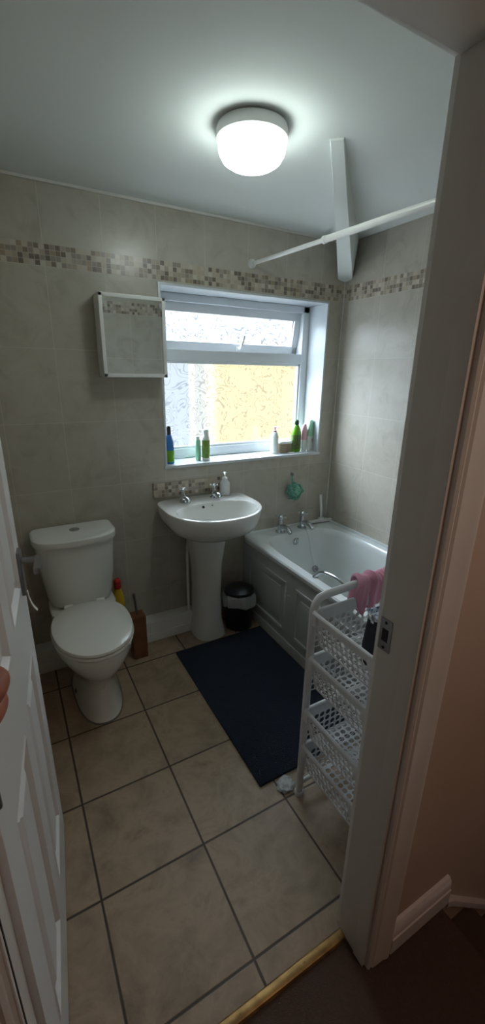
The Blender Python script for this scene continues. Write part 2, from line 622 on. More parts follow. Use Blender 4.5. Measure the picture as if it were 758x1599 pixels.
# ------------------------------------------------------------------ window
win = empty('window_1', (0, 0, 0)); win['kind'] = 'structure'; win['label'] = 'white framed window with patterned obscure glass and open fanlight'
YF = .165
bm = nb(); box(bm, (WX0 - .012, -.012, WZ0 - .012), (WX1 + .012, .2, WZ0 + .004), .003); obj('window_sill', bm, 'reveal', win)
bm = nb()
box(bm, (WX1 - .006, -.006, WZ0), (WX1 + .006, .2, WZ1 + .006), .002); box(bm, (WX0 - .006, -.006, WZ0), (WX0 + .006, .2, WZ1 + .006), .002)
box(bm, (WX0, -.006, WZ1 - .006), (WX1, .2, WZ1 + .006), .002)
obj('window_reveal', bm, 'reveal', win)
FX0, FX1, FZ0, FZ1 = WX0 + .006, WX1 - .006, WZ0 + .004, WZ1 - .006
bm = nb()
box(bm, (FX0, YF, FZ0), (FX0 + .05, YF + .06, FZ1), .005); box(bm, (FX1 - .05, YF, FZ0), (FX1, YF + .06, FZ1), .005)
box(bm, (FX0, YF, FZ0), (FX1, YF + .06, FZ0 + .056), .005); box(bm, (FX0, YF, FZ1 - .04), (FX1, YF + .06, FZ1), .005)
box(bm, (FX0 + .03, YF + .002, 1.588), (FX1 - .03, YF + .06, 1.648), .005)
obj('window_frame', bm, 'upvc', win)
bm = nb()
for a, b in (((FX0 + .05, FZ0 + .056), (FX1 - .05, 1.588)),):
    for q0, q1 in (((a[0], a[1]), (b[0], a[1] + .014)), ((a[0], b[1] - .014), (b[0], b[1])), ((a[0], a[1]), (a[0] + .014, b[1])), ((b[0] - .014, a[1]), (b[0], b[1]))):
        box(bm, (q0[0], YF + .010, q0[1]), (q1[0], YF + .03, q1[1]), .003)
obj('glazing_bead', bm, 'upvc', win)
bm = nb(); box(bm, (FX0 + .055, YF + .028, FZ0 + .06), (FX1 - .055, YF + .034, 1.584)); pn_ = obj('window_pane', bm, 'glass', win)
# top hung sash, pushed open at the bottom
sx0, sx1, sz0, sz1 = FX0 + .038, FX1 - .038, 1.640, FZ1 - .030
sash = empty('sash_pivot'); bpy.data.objects.remove(sash)
ang = math.radians(9.5)
def swing(bm):
    R = Matrix.Rotation(ang, 4, 'X')
    piv = Vector((0, YF + .035, sz1))
    for v in bm.verts: v.co = R @ (v.co - piv) + piv
    return bm
bm = nb()
ys0, ys1 = YF + .02, YF + .075
box(bm, (sx0, ys0, sz0), (sx0 + .055, ys1, sz1), .006); box(bm, (sx1 - .055, ys0, sz0), (sx1, ys1, sz1), .006)
box(bm, (sx0, ys0, sz0), (sx1, ys1, sz0 + .055), .006); box(bm, (sx0, ys0, sz1 - .055), (sx1, ys1, sz1), .006)
sash = obj('window_sash', swing(bm), 'upvc', win)
bm = nb(); box(bm, (sx0 + .05, ys0 + .022, sz0 + .05), (sx1 - .05, ys0 + .028, sz1 - .05)); pn2_ = obj('sash_pane', swing(bm), 'skyglass', sash)
for o_ in (pn_, pn2_):        # the relief pattern is on the room face only; the other faces are plain glass
    o_.data.materials.append(K['clearback'])
    for q in o_.data.polygons:
        q.use_smooth = False
        if q.normal.y > -.8: q.material_index = 1
bm = nb()
for q0, q1 in (((sx0 + .05, sz0 + .05), (sx1 - .05, sz0 + .056)), ((sx0 + .05, sz1 - .056), (sx1 - .05, sz1 - .05)), ((sx0 + .05, sz0 + .05), (sx0 + .056, sz1 - .05)), ((sx1 - .056, sz0 + .05), (sx1 - .05, sz1 - .05))):
    box(bm, (q0[0], ys0 + .012, q0[1]), (q1[0], ys0 + .022, q1[1]))
obj('sash_gasket', swing(bm), 'caulk', sash)
bm = nb()
hx = (sx0 + sx1) / 2 + .035
box(bm, (hx - .016, ys0 - .010, sz0 + .012), (hx + .016, ys0, sz0 + .040), .004)
tube(bm, smooth_path([(hx, ys0 - .012, sz0 + .028), (hx + .004, ys0 - .034, sz0 + .045), (hx + .010, ys0 - .038, sz0 + .075), (hx + .018, ys0 - .036, sz0 + .105)]), .007)
obj('window_handle', swing(bm), 'white', sash)
bm = nb()
tube(bm, [(sx1 - .003, YF + .03, sz1 - .02), (sx1 + .001, YF + .040, sz1 - .12), (sx1 - .006, YF + .065, sz1 - .16)], .004, 6)
tube(bm, [(sx1 + .001, YF + .018, sz1 - .10), (sx1 + .001, YF + .03, sz1 - .21)], .004, 6)
obj('window_stay', bm, 'dsteel', win)

# outside: neighbour's rendered wall and a shrub
bm = nb(); box(bm, (.35, 3.2, -3), (6, 3.4, 1.955)); struct('wall_neighbour', bm, 'cream', 'cream rendered wall outside the window')
bm = nb(); box(bm, (-8, .4, -3.1), (10, 12, -3)); struct('ground_outside', bm, 'caulk', 'paved yard outside the window')
bm = nb()
for k in range(420):
    c = Vector((random.gauss(2.15, .20), random.gauss(3.0, .1), random.gauss(2.35, .28)))
    d = Vector((random.uniform(-1, 1), random.uniform(-1, 1), random.uniform(-1, 1))).normalized() * .05
    e = d.orthogonal().normalized() * .022
    vs = [bm.verts.new(c + q) for q in (-d, e, d, -e)]
    bm.faces.new(vs)
sh = obj('shrub', bm, 'leaf'); tag(sh, 'bit of green shrub outside, seen through the open fanlight gap', 'shrub')

# ------------------------------------------------------------------ door
dA = Vector((-1.945, -.980, 0)); dB = Vector((-2.018, -1.664, 0))
dd = (dB - dA); DW = dd.length; dd.normalize()
dn = Vector((-dd.y, dd.x, 0))
if dn.x < 0: dn = -dn
door = empty('door_1', (0, 0, 0)); door['kind'] = 'structure'; door['label'] = 'white six panel door standing open on the left'
def dpt(u, z, d=0.0): return dA + dd * u + dn * d + Vector((0, 0, z))
us = [0, .105, .305, .395, .595, DW]; zs = [.008, .19, .800, .995, 1.52, 1.62, 1.84, 1.96]
bm = nb()
T = .036
for ui in range(5):
    for zi in range(7):
        u0, u1, z0, z1 = us[ui], us[ui + 1], zs[zi], zs[zi + 1]
        if ui in (1, 3) and zi in (1, 3, 5):
            rr = []
            for ins, dep in ((0, 0), (.006, .003), (.010, -.001), (.016, -.009), (.032, -.010), (.048, -.003), (.052, -.001)):
                rr.append([dpt(u0 + ins, z0 + ins, dep), dpt(u1 - ins, z0 + ins, dep), dpt(u1 - ins, z1 - ins, dep), dpt(u0 + ins, z1 - ins, dep)])
            loft(bm, rr, cap0=False)
        else:
            bm.faces.new([bm.verts.new(q) for q in (dpt(u0, z0), dpt(u1, z0), dpt(u1, z1), dpt(u0, z1))])
fr = [dpt(0, zs[0]), dpt(DW, zs[0]), dpt(DW, zs[-1]), dpt(0, zs[-1])]
bk = [q - dn * T for q in fr]
F_ = [bm.verts.new(q) for q in fr]; B_ = [bm.verts.new(q) for q in bk]
ring_faces(bm, F_, B_); bm.faces.new(B_)
bmesh.ops.remove_doubles(bm, verts=bm.verts, dist=.0004)
obj('door_leaf', bm, 'doorw', door, 20)
# lever handle on backplate
def dtube(bm, pts, r_, n=10): tube(bm, [dpt(*q) for q in pts], r_, n)
def dbox(bm, u0, u1, z0, z1, d0, d1, bev=.002):
    b2 = nb(); box(b2, (u0, z0, d0), (u1, z1, d1), bev)
    for v in b2.verts: v.co = dpt(v.co.x, v.co.y, v.co.z)
    me = bpy.data.meshes.new('t'); b2.to_mesh(me); b2.free(); bm.from_mesh(me); bpy.data.meshes.remove(me)
bm = nb(); dbox(bm, .035, .078, .962, 1.085, -.001, .009)
hp = obj('handle_plate', bm, 'dsteel', door)
bm = nb(); dtube(bm, [(.056, 1.055, .006), (.056, 1.055, .048)], .009); dbox(bm, .046, .140, 1.046, 1.064, .040, .056, .006)
obj('door_lever', bm, 'dsteel', hp)
bm = nb()
pp = smooth_path([(.050, .962, .010), (.050, .940, .012), (.052, .918, .018), (.058, .903, .028)])
for q in pp: pass
rings = []
for q in pp: rings.append([dpt(q.x - .006, q.y, q.z - .0008), dpt(q.x + .006, q.y, q.z - .0008), dpt(q.x + .006, q.y, q.z + .0008), dpt(q.x - .006, q.y, q.z + .0008)])
loft(bm, rings); obj('hanging_tag', bm, 'white', hp)
for z_ in (.25, 1.0, 1.75):
    bm = nb(); lathe(bm, [(.006, -.045), (.006, .045)], dpt(DW + .003, z_, .004), 10)
    obj('hinge', bm, 'dsteel', door)

# ------------------------------------------------------------------ ceiling lamp
LX, LY = -1.118, -.780
lamp = empty('ceiling_lamp', (LX, LY, H)); tag(lamp, 'round white ceiling lamp with glowing glass dome, switched on', 'ceiling lamp')
bm = nb(); lathe(bm, [(.100, 0), (.110, -.004), (.114, -.014), (.114, -.036), (.109, -.040)], n=48); obj('lamp_base', bm, 'white', lamp)
bm = nb(); lathe(bm, [(.104, -.038), (.107, -.043), (.108, -.055), (.105, -.072), (.094, -.090), (.074, -.102), (.042, -.109), (.012, -.111)], n=48)
obj('lamp_shade', bm, 'dome', lamp)

# ------------------------------------------------------------------ mirror cabinet
cab = empty('bathroom_cabinet', (0, 0, 0)); tag(cab, 'small white mirror fronted cabinet hung left of the window', 'cabinet')
cx0, cx1, cz0, cz1, cdp = -1.495, -1.190, 1.502, 1.858, .11
bm = nb(); box(bm, (cx0, -cdp + .016, cz0), (cx1, 0, cz1), .002); obj('cabinet_body', bm, 'white', cab)
bm = nb()
fw_ = .016
for a, b in (((cx0, cz0), (cx1, cz0 + fw_)), ((cx0, cz1 - fw_), (cx1, cz1)), ((cx0, cz0), (cx0 + fw_, cz1)), ((cx1 - fw_, cz0), (cx1, cz1))):
    box(bm, (a[0], -cdp, a[1]), (b[0], -cdp + .015, b[1]), .002)
dr = obj('cabinet_door', bm, 'white', cab)
bm = nb(); box(bm, (cx0 + .014, -cdp + .003, cz0 + .014), (cx1 - .014, -cdp + .008, cz1 - .014)); obj('mirror_panel', bm, 'mirror', dr)

# ------------------------------------------------------------------ shower rail
rail = empty('shower_rail', (-.66, 0, 2.08)); tag(rail, 'white telescopic shower curtain rail spanning the room above the bath', 'shower rail')
def P_r(y_): return (-.004 * (y_ < -1) , y_, -.035 * (-y_ / 1.16))
bm = nb(); tube(bm, [(0, -.005, 0), (0, -.62, -.019)], .0095, 14); obj('rail_tube', bm, 'white', rail)
bm = nb(); tube(bm, [(0, -.60, -.018), (0, -1.655, -.049)], .0135, 14)
tube(bm, [(0, -.597, -.018), (0, -.612, -.0185)], .0155, 14); obj('rail_sleeve', bm, 'white', rail)
bm = nb(); lathe(bm, [(.024, 0), (.024, -.006), (.015, -.02), (.013, -.02)], (0, 0, 0), 20, 'y'); obj('end_cap', bm, 'white', rail)
bm = nb(); lathe(bm, [(.026, -1.667), (.026, -1.660), (.016, -1.645)], (0, 0, -.049), 20, 'y'); obj('end_cap', bm, 'white', rail)

# ------------------------------------------------------------------ toilet
TX = -1.708
tl = empty('toilet', (TX, 0, 0)); tag(tl, 'white close coupled toilet with closed lid at the left', 'toilet')
bm = nb()
loft(bm, [se(0, -.30, .108, .285, .19, 0, p=2.5), se(0, -.30, .104, .278, .19, .02, p=2.5), se(0, -.30, .090, .250, .19, .09, p=2.4), se(0, -.30, .086, .240, .19, .15, p=2.3),
          se(0, -.32, .098, .250, .20, .21, p=2.2), se(0, -.34, .128, .285, .22, .27, p=2.1), se(0, -.36, .158, .305, .24, .325, p=2.1), se(0, -.38, .173, .300, .20, .375, p=2.1), se(0, -.38, .173, .298, .20, .400, p=2.1), se(0, -.38, .165, .290, .19, .405, p=2.1)])
obj('toilet_bowl', bm, 'cer', tl)
bm = nb()
loft(bm, [se(0, -.15, .10, .08, .11, .25, p=3), se(0, -.15, .150, .12, .125, .33, p=4), se(0, -.15, .158, .13, .13, .36, p=4), se(0, -.15, .156, .13, .13, .408, p=4), se(0, -.15, .150, .12, .12, .414, p=4)])
obj('cistern_shelf', bm, 'cer', tl)
bm = nb()
loft(bm, [se(0, -.12, .125, .09, .09, .412, p=2.6, p1=6), se(0, -.12, .146, .105, .10, .425, p=2.6, p1=6), se(0, -.12, .158, .115, .10, .47, p=2.7, p1=7), se(0, -.12, .172, .122, .10, .58, p=2.8, p1=8), se(0, -.12, .183, .126, .10, .748, p=2.8, p1=9)])
obj('cistern', bm, 'cer', tl)
bm = nb()
loft(bm, [se(0, -.12, .183, .128, .10, .746, p=2.8, p1=9), se(0, -.12, .193, .137, .103, .750, p=2.8, p1=9), se(0, -.12, .195, .139, .103, .765, p=2.8, p1=9), se(0, -.12, .193, .137, .102, .778, p=2.8, p1=9), se(0, -.12, .185, .129, .098, .784, p=2.8, p1=9)])
ld = obj('cistern_lid', bm, 'cer', tl)
bm = nb(); lathe(bm, [(.024, .782), (.024, .788), (.020, .790), (.018, .789)], (.005, -.115, 0), 24); box(bm, (.004, -.136, .7885), (.006, -.094, .7905)); obj('flush_button', bm, 'chrome', ld)
bm = nb(); loft(bm, [se(0, -.43, .172, .245, .20, .407, p=2.1, p1=2.5), se(0, -.43, .176, .250, .205, .412, p=2.1, p1=2.5), se(0, -.43, .174, .248, .20, .422, p=2.1, p1=2.5)])
obj('toilet_seat', bm, 'seat', tl)
bm = nb(); loft(bm, [se(0, -.43, .170, .244, .205, .424, p=2.1, p1=2.5), se(0, -.43, .173, .248, .21, .428, p=2.1, p1=2.5), se(0, -.43, .170, .245, .205, .438, p=2.1, p1=2.5), se(0, -.43, .150, .22, .185, .446, p=2.1, p1=2.5), se(0, -.43, .09, .14, .12, .449, p=2.1, p1=2.3)])
obj('toilet_lid', bm, 'seat', tl)
for s_ in (-1, 1):
    bm = nb(); lathe(bm, [(.012, -.02), (.014, -.015), (.014, .015), (.012, .02)], (s_ * .075, -.225, .43), 14, 'x')
    obj('lid_hinge', bm, 'seat', tl)
bm = nb(); loft(bm, [se(0, -.30, .112, .289, .19, .0005, p=2.5), se(0, -.30, .112, .289, .19, .004, p=2.5), se(0, -.30, .106, .281, .19, .006, p=2.5)]); obj('sealant_line', bm, 'caulk', tl)
bm = nb(); lathe(bm, [(.010, 0), (.010, .006), (.004, .009)], (-.098, -.36, .045), 12, 'x')
for v in bm.verts: v.co.x = -.098 - abs(v.co.x + .098)
obj('fixing_cap', bm, 'caulk', tl)

# ------------------------------------------------------------------ washbasin
BX = -1.0
bs = empty('washbasin', (BX, 0, 0)); tag(bs, 'white pedestal washbasin with two chrome taps below the window', 'washbasin')
bm = nb()
def D(a, b0, z, b1=.212, cy=-.215, p=2.15, p1=6): return se(0, cy, a, b0, b1, z, 64, p, p1)
outer = [D(.045, .05, .66, .15), D(.10, .10, .665, .19), D(.175, .165, .690, .205), D(.235, .225, .728, .208), D(.254, .249, .765), D(.264, .260, .80), D(.268, .264, .832), D(.265, .261, .840), D(.254, .249, .842, .207)]
bowl = []
for a, b0, b1, z, cy in ((.228, .150, .130, .840, -.285), (.220, .143, .123, .832, -.285), (.205, .132, .112, .800, -.285), (.170, .108, .09, .755, -.28), (.11, .07, .06, .722, -.27), (.03, .02, .02, .712, -.26)):
    bowl.append(se(0, cy, a, b0 + .02, b1, z, 64, 2.15, 2.4))
loft(bm, outer + bowl, cap0=True, cap1=True)
obj('basin_bowl', bm, 'cer', bs)
bm = nb()
loft(bm, [se(0, -.14, .098, .105, .11, 0, 40, 2.6, 5), se(0, -.14, .095, .10, .11, .03, 40, 2.6, 5), se(0, -.14, .078, .085, .11, .12, 40, 2.5, 5), se(0, -.14, .074, .080, .11, .3, 40, 2.5, 5), se(0, -.14, .080, .09, .11, .48, 40, 2.5, 5), se(0, -.14, .098, .11, .11, .60, 40, 2.5, 5), se(0, -.14, .112, .125, .12, .675, 40, 2.5, 5)])
obj('basin_pedestal', bm, 'cer', bs)
bm = nb(); lathe(bm, [(.011, 0), (.011, .004), (.006, .005)], (-.06, -.392, .812), 14, 'y'); bpy_o = obj('plug_hole', bm, 'dark', bs)
bm.free if False else None
bpy_o.location = (0, 0, 0)


def pillar_tap(name, loc, parent, s=1.0, rz=0.0):
    """body with base flange > spout, cross handle"""
    x, y_, z = loc
    bm = nb(); lathe(bm, [(.023 * s, 0), (.023 * s, .005 * s), (.016 * s, .010 * s), (.013 * s, .022 * s), (.015 * s, .034 * s), (.013 * s, .046 * s), (.010 * s, .056 * s), (.009 * s, .062 * s)], (0, 0, 0), 20)
    b = obj(name, bm, 'chrome', parent); b.location = loc; b.rotation_euler = (0, 0, rz)
    bm = nb(); tube(bm, smooth_path([(0, 0, .028 * s), (0, -.030 * s, .036 * s), (0, -.060 * s, .034 * s), (0, -.082 * s, .020 * s)]), [.011 * s] * 12 + [.0105 * s] * 6 + [.010 * s], 14)
    obj('tap_spout', bm, 'chrome', b)
    bm = nb(); lathe(bm, [(.007 * s, .060 * s), (.011 * s, .066 * s), (.012 * s, .076 * s), (.007 * s, .084 * s), (.003 * s, .086 * s)], (0, 0, 0), 16)
    for k in range(4):
        a = PI / 4 + k * PI / 2
        d = Vector((math.cos(a), math.sin(a), 0))
        tube(bm, [Vector((0, 0, .074 * s)), d * .017 * s + Vector((0, 0, .075 * s)), d * .021 * s + Vector((0, 0, .076 * s)), d * .025 * s + Vector((0, 0, .076 * s))], [.0035 * s, .0035 * s, .006 * s, .0035 * s], 8)
    obj('tap_handle', bm, 'chrome', b)
    return b


pillar_tap('basin_tap', (-.118, -.085, .838), bs)
pillar_tap('basin_tap', (.075, -.075, .838), bs)
# overflow slots in the back of the bowl
bm = nb(); lathe(bm, [(.008, 0), (.008, -.003), (.004, -.003)], (0, 0, 0), 14, 'y'); o = obj('overflow_hole', bm, 'dark', bs); o.location = (-.035, -.172, .822); o.rotation_euler = (-.9, 0, 0)
bm = nb(); lathe(bm, [(.005, 0), (.005, -.003), (.002, -.003)], (0, 0, 0), 14, 'y'); o = obj('chain_stay', bm, 'dsteel', bs); o.location = (.022, -.168, .824); o.rotation_euler = (-.9, 0, 0)
bpy.data.objects.remove(bpy_o)
bm = nb(); lathe(bm, [(.022, 0), (.022, .003), (.014, .001)], (0, -.26, .712), 18); obj('basin_waste', bm, 'chrome', bs)
bm = nb(); box(bm, (-1.262, -.012, .861), (-.843, 0, .9425), .001); box(bm, (-.9, -.012, .842), (-.8, -.001, .8605), .001)
struct('trim_11', bm, 'splash', 'strip of small mosaic tiles behind the washbasin')
bm = nb(); tube(bm, smooth_path([(-.092, -.055, .127), (-.092, -.055, .42), (-.092, -.06, .52), (-.085, -.07, .66)]), .008, 10); obj('supply_pipe', bm, 'white', bs)

# soap dispenser
def bottle(name, loc, prof, m, parent=None, sx=1, sy=1, rz=0, n=24):
    bm = nb(); lathe(bm, prof, (0, 0, 0), n, 'z', sx, sy)
    o = obj(name, bm, m, parent); o.location = loc; o.rotation_euler = (0, 0, rz)
    return o
sd_ = bottle('soap_dispenser', (-.845, -.058, .8435), [(.028, 0), (.031, .006), (.031, .06), (.028, .075), (.016, .088), (.013, .092)], 'clear')
tag(sd_, 'pale pump soap dispenser on the back of the washbasin', 'soap dispenser')
bm = nb(); lathe(bm, [(.015, .088), (.016, .100), (.010, .106), (.005, .108), (.005, .124), (.010, .126), (.011, .134), (.006, .137)]); tube(bm, [(0, 0, .130), (-.012, -.022, .132), (-.018, -.034, .124)], [.006, .005, .004], 8)
obj('pump_head', bm, 'whiteb', sd_)

# ------------------------------------------------------------------ bath
bath = empty('bath', (0, 0, 0)); tag(bath, 'white acrylic bath with chrome taps and grips along the right wall', 'bath')
def rr(x0, x1, y0, y1, z, p=12, n=80):
    return se((x0 + x1) / 2, (y0 + y1) / 2, (x1 - x0) / 2, (y1 - y0) / 2, (y1 - y0) / 2, z, n, p)
def rect_like(x0, x1, y0, y1, z, n=80):
    out = []
    cx, cy, a, b = (x0 + x1) / 2, (y0 + y1) / 2, (x1 - x0) / 2, (y1 - y0) / 2
    for i in range(n):
        t = 2 * PI * i / n
        c, s_ = math.cos(t), math.sin(t)
        x = a * math.copysign(abs(c) ** (2 / 30), c); yy = b * math.copysign(abs(s_) ** (2 / 30), s_)
        out.append(Vector((cx + x, cy + yy, z)))
    return out
bm = nb()
by0 = -1.655
loft(bm, [rect_like(-.690, -.003, by0, -.003, .505), rect_like(-.692, -.002, by0, -.002, .515), rect_like(-.692, -.002, by0, -.002, .528), rect_like(-.685, -.004, by0 + .006, -.004, .536),
          rr(-.640, -.055, -1.60, -.112, .537, 6), rr(-.632, -.062, -1.592, -.120, .531, 6), rr(-.622, -.072, -1.575, -.130, .50, 5.5), rr(-.600, -.092, -1.51, -.150, .35, 5), rr(-.575, -.115, -1.44, -.175, .21, 4.5), rr(-.54, -.15, -1.38, -.22, .165, 4), rr(-.40, -.29, -1.1, -.45, .16, 3)], cap0=False)
obj('bath_tub', bm, 'bathm', bath)
pillar_tap('bath_tap', (-.438, -.068, .536), bath, 1.4)
pillar_tap('bath_tap', (-.262, -.068, .536), bath, 1.4)
bm = nb(); lathe(bm, [(.024, 0), (.026, -.004), (.020, -.010), (.018, -.008), (.010, -.009)], (0, 0, 0), 24, 'y'); box(bm, (-.002, -.014, -.018), (.002, -.008, .018), .001)
o = obj('overflow_cover', bm, 'chrome', bath); o.location = (-.355, -.131, .478)
bm = nb()
pts = smooth_path([(-.268, -.095, .548), (-.262, -.128, .525), (-.247, -.142, .45), (-.232, -.150, .37), (-.215, -.165, .295)], 5)
for a, b in zip(pts, pts[1:]):
    for k in range(3):
        q = a.lerp(b, k / 3)
        bmesh.ops.create_icosphere(bm, subdivisions=1, radius=.0024, matrix=Matrix.Translation(q))
pc = obj('plug_chain', bm, 'chrome', bath)
bm = nb(); lathe(bm, [(.006, 0), (.022, .004), (.022, .010), (.010, .014), (.006, .02)], (0, 0, 0), 18); o = obj('bath_plug', bm, 'dsteel', pc); o.location = (-.213, -.180, .265); o.rotation_euler = (.9, 0, 0)
def grip(x_, y0, y1, lean):
    bm = nb()
    ym = (y0 + y1) / 2
    tube(bm, smooth_path([(x_, y1, .534), (x_ + lean, y1 - .012, .560), (x_ + lean * 1.4, y1 - .05, .583), (x_ + lean * 1.6, ym, .594), (x_ + lean * 1.4, y0 + .05, .583), (x_ + lean, y0 + .012, .560), (x_, y0, .534)], 7), .0085, 12)
    for q in (y0, y1): lathe(bm, [(.016, .535), (.016, .540), (.011, .546)], (x_, q, 0), 16)
    return obj('bath_grip', bm, 'chrome', bath)
grip(-.640, -.955, -.690, .008); grip(-.055, -.955, -.672, -.008)
# bath panel
bm = nb(); box(bm, (-.680, -1.655, .055), (-.668, -.003, .506), .001); bp = obj('bath_panel', bm, 'panel', bath)
bm = nb(); box(bm, (-.684, -1.655, 0), (-.670, -.003, .06), .003); obj('plinth', bm, 'panel', bp)
for y0, y1 in ((-.50, -.09), (-1.04, -.59), (-1.58, -1.13)):
    bm = nb()
    z0, z1 = .115, .430
    for a, b in (((y0, z0), (y1, z0 + .018)), ((y0, z1 - .018), (y1, z1)), ((y0, z0), (y0 + .018, z1)), ((y1 - .018, z0), (y1, z1))):
        box(bm, (-.689, a[0], a[1]), (-.679, b[0], b[1]), .004)
    box(bm, (-.686, y0 + .05, z0 + .05), (-.679, y1 - .05, z1 - .05), .004)
    obj('panel_moulding', bm, 'panel', bp)
bm = nb(); box(bm, (-.012, -1.655, .536), (-.0, -.003, .552), .004); box(bm, (-.69, -.012, .536), (-.0, 0, .549), .004)
struct('trim_12', bm, 'bathm', 'white sealing strip between bath rim and tiles')

# squeegee
sq = empty('squeegee', (-.085, -.050, .5375), -.10); tag(sq, 'white window squeegee standing on its blade in the bath corner', 'squeegee')
bm = nb(); box(bm, (-.088, -.010, .006), (.088, .012, .024), .005); box(bm, (-.020, -.008, .020), (.020, .010, .040), .006); obj('squeegee_head', bm, 'white', sq)
bm = nb(); tube(bm, smooth_path([(0, 0, .035), (.002, .008, .09), (.004, .022, .15), (.004, .030, .198)]), [.008] * 6 + [.011] * 12 + [.012], 12); obj('squeegee_handle', bm, 'white', sq)
bm = nb(); box(bm, (-.09, -.003, 0), (.09, .001, .010)); obj('rubber_blade', bm, 'caulk', sq)

# bath scrunchie
sc_ = empty('bath_scrunchie', (-.326, -.048, .797)); tag(sc_, 'green mesh bath puff hanging from a hook on the tiles', 'bath puff')
bm = nb()
for k in range(46):
    th = random.uniform(0, 2 * PI); ph = math.acos(random.uniform(-1, 1))
    c = Vector((math.sin(ph) * math.cos(th), math.sin(ph) * math.sin(th) * .8, math.cos(ph))) * .034
    ax = Vector((random.uniform(-1, 1), random.uniform(-1, 1), random.uniform(-1, 1))).normalized()
    o1 = ax.orthogonal().normalized(); o2 = ax.cross(o1)
    ring = []
    R_ = random.uniform(.018, .027)
    for j in range(18):
        a = 2 * PI * j / 18
        w_ = 1 + .25 * math.sin(5 * a + k)
        ring.append(c + (o1 * math.cos(a) + o2 * math.sin(a)) * R_ * w_ + ax * .004 * math.sin(7 * a))
    tube(bm, ring, .0042, 6, True)
bmesh.ops.create_icosphere(bm, subdivisions=2, radius=.044)
obj('mesh_puff', bm, 'mint', sc_)
bm = nb(); tube(bm, smooth_path([(0, .01, .03), (.003, .03, .07), (.006, .040, .100), (-.004, .036, .07), (-.001, .01, .03)]), .002, 6); obj('hanging_cord', bm, 'mint', sc_)
bm = nb(); lathe(bm, [(.011, 0), (.011, -.005), (.004, -.006)], (0, 0, 0), 14, 'y'); tube(bm, smooth_path([(0, -.004, .002), (0, -.016, -.006), (0, -.02, .004)]), .003, 8)
hk = obj('wall_hook', bm, 'dsteel'); hk.location = (-.320, 0, .902); tag(hk, 'small wall hook on the tiles, holding the bath puff', 'hook')

# ------------------------------------------------------------------ bin
bn = empty('pedal_bin', (-.800, -.172, 0)); tag(bn, 'small dark pedal bin with white liner between basin pedestal and bath', 'bin')
bm = nb(); lathe(bm, [(.078, 0), (.084, .006), (.086, .20), (.090, .235), (.086, .238)], n=32); obj('bin_body', bm, 'blackp', bn)
bm = nb(); lathe(bm, [(.091, .246), (.093, .252), (.090, .262), (.06, .276), (.02, .281), (.004, .281)], n=32); lathe(bm, [(.093, .236), (.094, .246), (.091, .247)], n=32); obj('bin_lid', bm, 'darksteel', bn)
bm = nb()
rings = []
for r0, z0, am in ((.088, .246, .001), (.096, .244, .004), (.102, .228, .006), (.100, .195, .008), (.096, .168, .010), (.092, .164, .004)):
    rings.append([Vector(((r0 + am * math.sin(7 * t + 1) + am * .6 * math.sin(13 * t)) * math.cos(t), (r0 + am * math.sin(7 * t + 1)) * math.sin(t), z0 + am * 1.6 * math.sin(3 * t + 2) * (z0 < .24))) for t in [2 * PI * i / 48 for i in range(48)]])
loft(bm, rings, False, False); obj('bin_liner', bm, 'liner', bn)
bm = nb(); box(bm, (-.02, -.092, .008), (.02, -.07, .016), .003); obj('bin_pedal', bm, 'blackp', bn)

# toilet brush and cleaner behind the toilet
tb = empty('toilet_brush', (-1.440, -.172, 0), .0); tag(tb, 'brown wooden toilet brush holder with brush beside the toilet', 'toilet brush')
bm = nb(); box(bm, (-.038, -.038, 0), (.038, .038, .262), .004); obj('brush_holder', bm, 'bamboo', tb)
bm = nb(); tube(bm, [(0, 0, .25), (-.006, .01, .35), (-.008, .012, .385)], [.008, .007, .009], 10); obj('brush_handle', bm, 'dsteel', tb)
cl = bottle('cleaner_bottle', (-1.507, -.048, .127), [(.027, 0), (.032, .01), (.032, .18), (.025, .22), (.019, .245), (.016, .255)], 'yellow', None, 1, .8)
tag(cl, 'yellow cleaner bottle with red cap behind the toilet', 'bottle')
bm = nb(); lathe(bm, [(.018, .253), (.020, .258), (.020, .300), (.012, .310)]); obj('bottle_cap', bm, 'red', cl)

# mat
bm = nb()
nx, ny = 34, 50
g = [[None] * (ny + 1) for _ in range(nx + 1)]
for i in range(nx + 1):
    for j in range(ny + 1):
        x_ = -1.258 + .562 * i / nx; y_ = -1.187 + .922 * j / ny + .012 * (1 - i / nx) * 0
        g[i][j] = bm.verts.new((x_, y_, .012 + .0015 * mnoise.noise(Vector((x_ * 20, y_ * 20, 0)))))
for i in range(nx):
    for j in range(ny): bm.faces.new((g[i][j], g[i + 1][j], g[i + 1][j + 1], g[i][j + 1]))
bd = [g[i][0] for i in range(nx + 1)] + [g[nx][j] for j in range(1, ny + 1)] + [g[i][ny] for i in range(nx - 1, -1, -1)] + [g[0][j] for j in range(ny - 1, 0, -1)]
lo = [bm.verts.new((v.co.x, v.co.y, .001)) for v in bd]
ring_faces(bm, bd, lo); bm.faces.new(lo)
mt = obj('bath_mat', bm, 'mat'); tag(mt, 'dark navy rectangular bath mat on the tiled floor', 'bath mat')

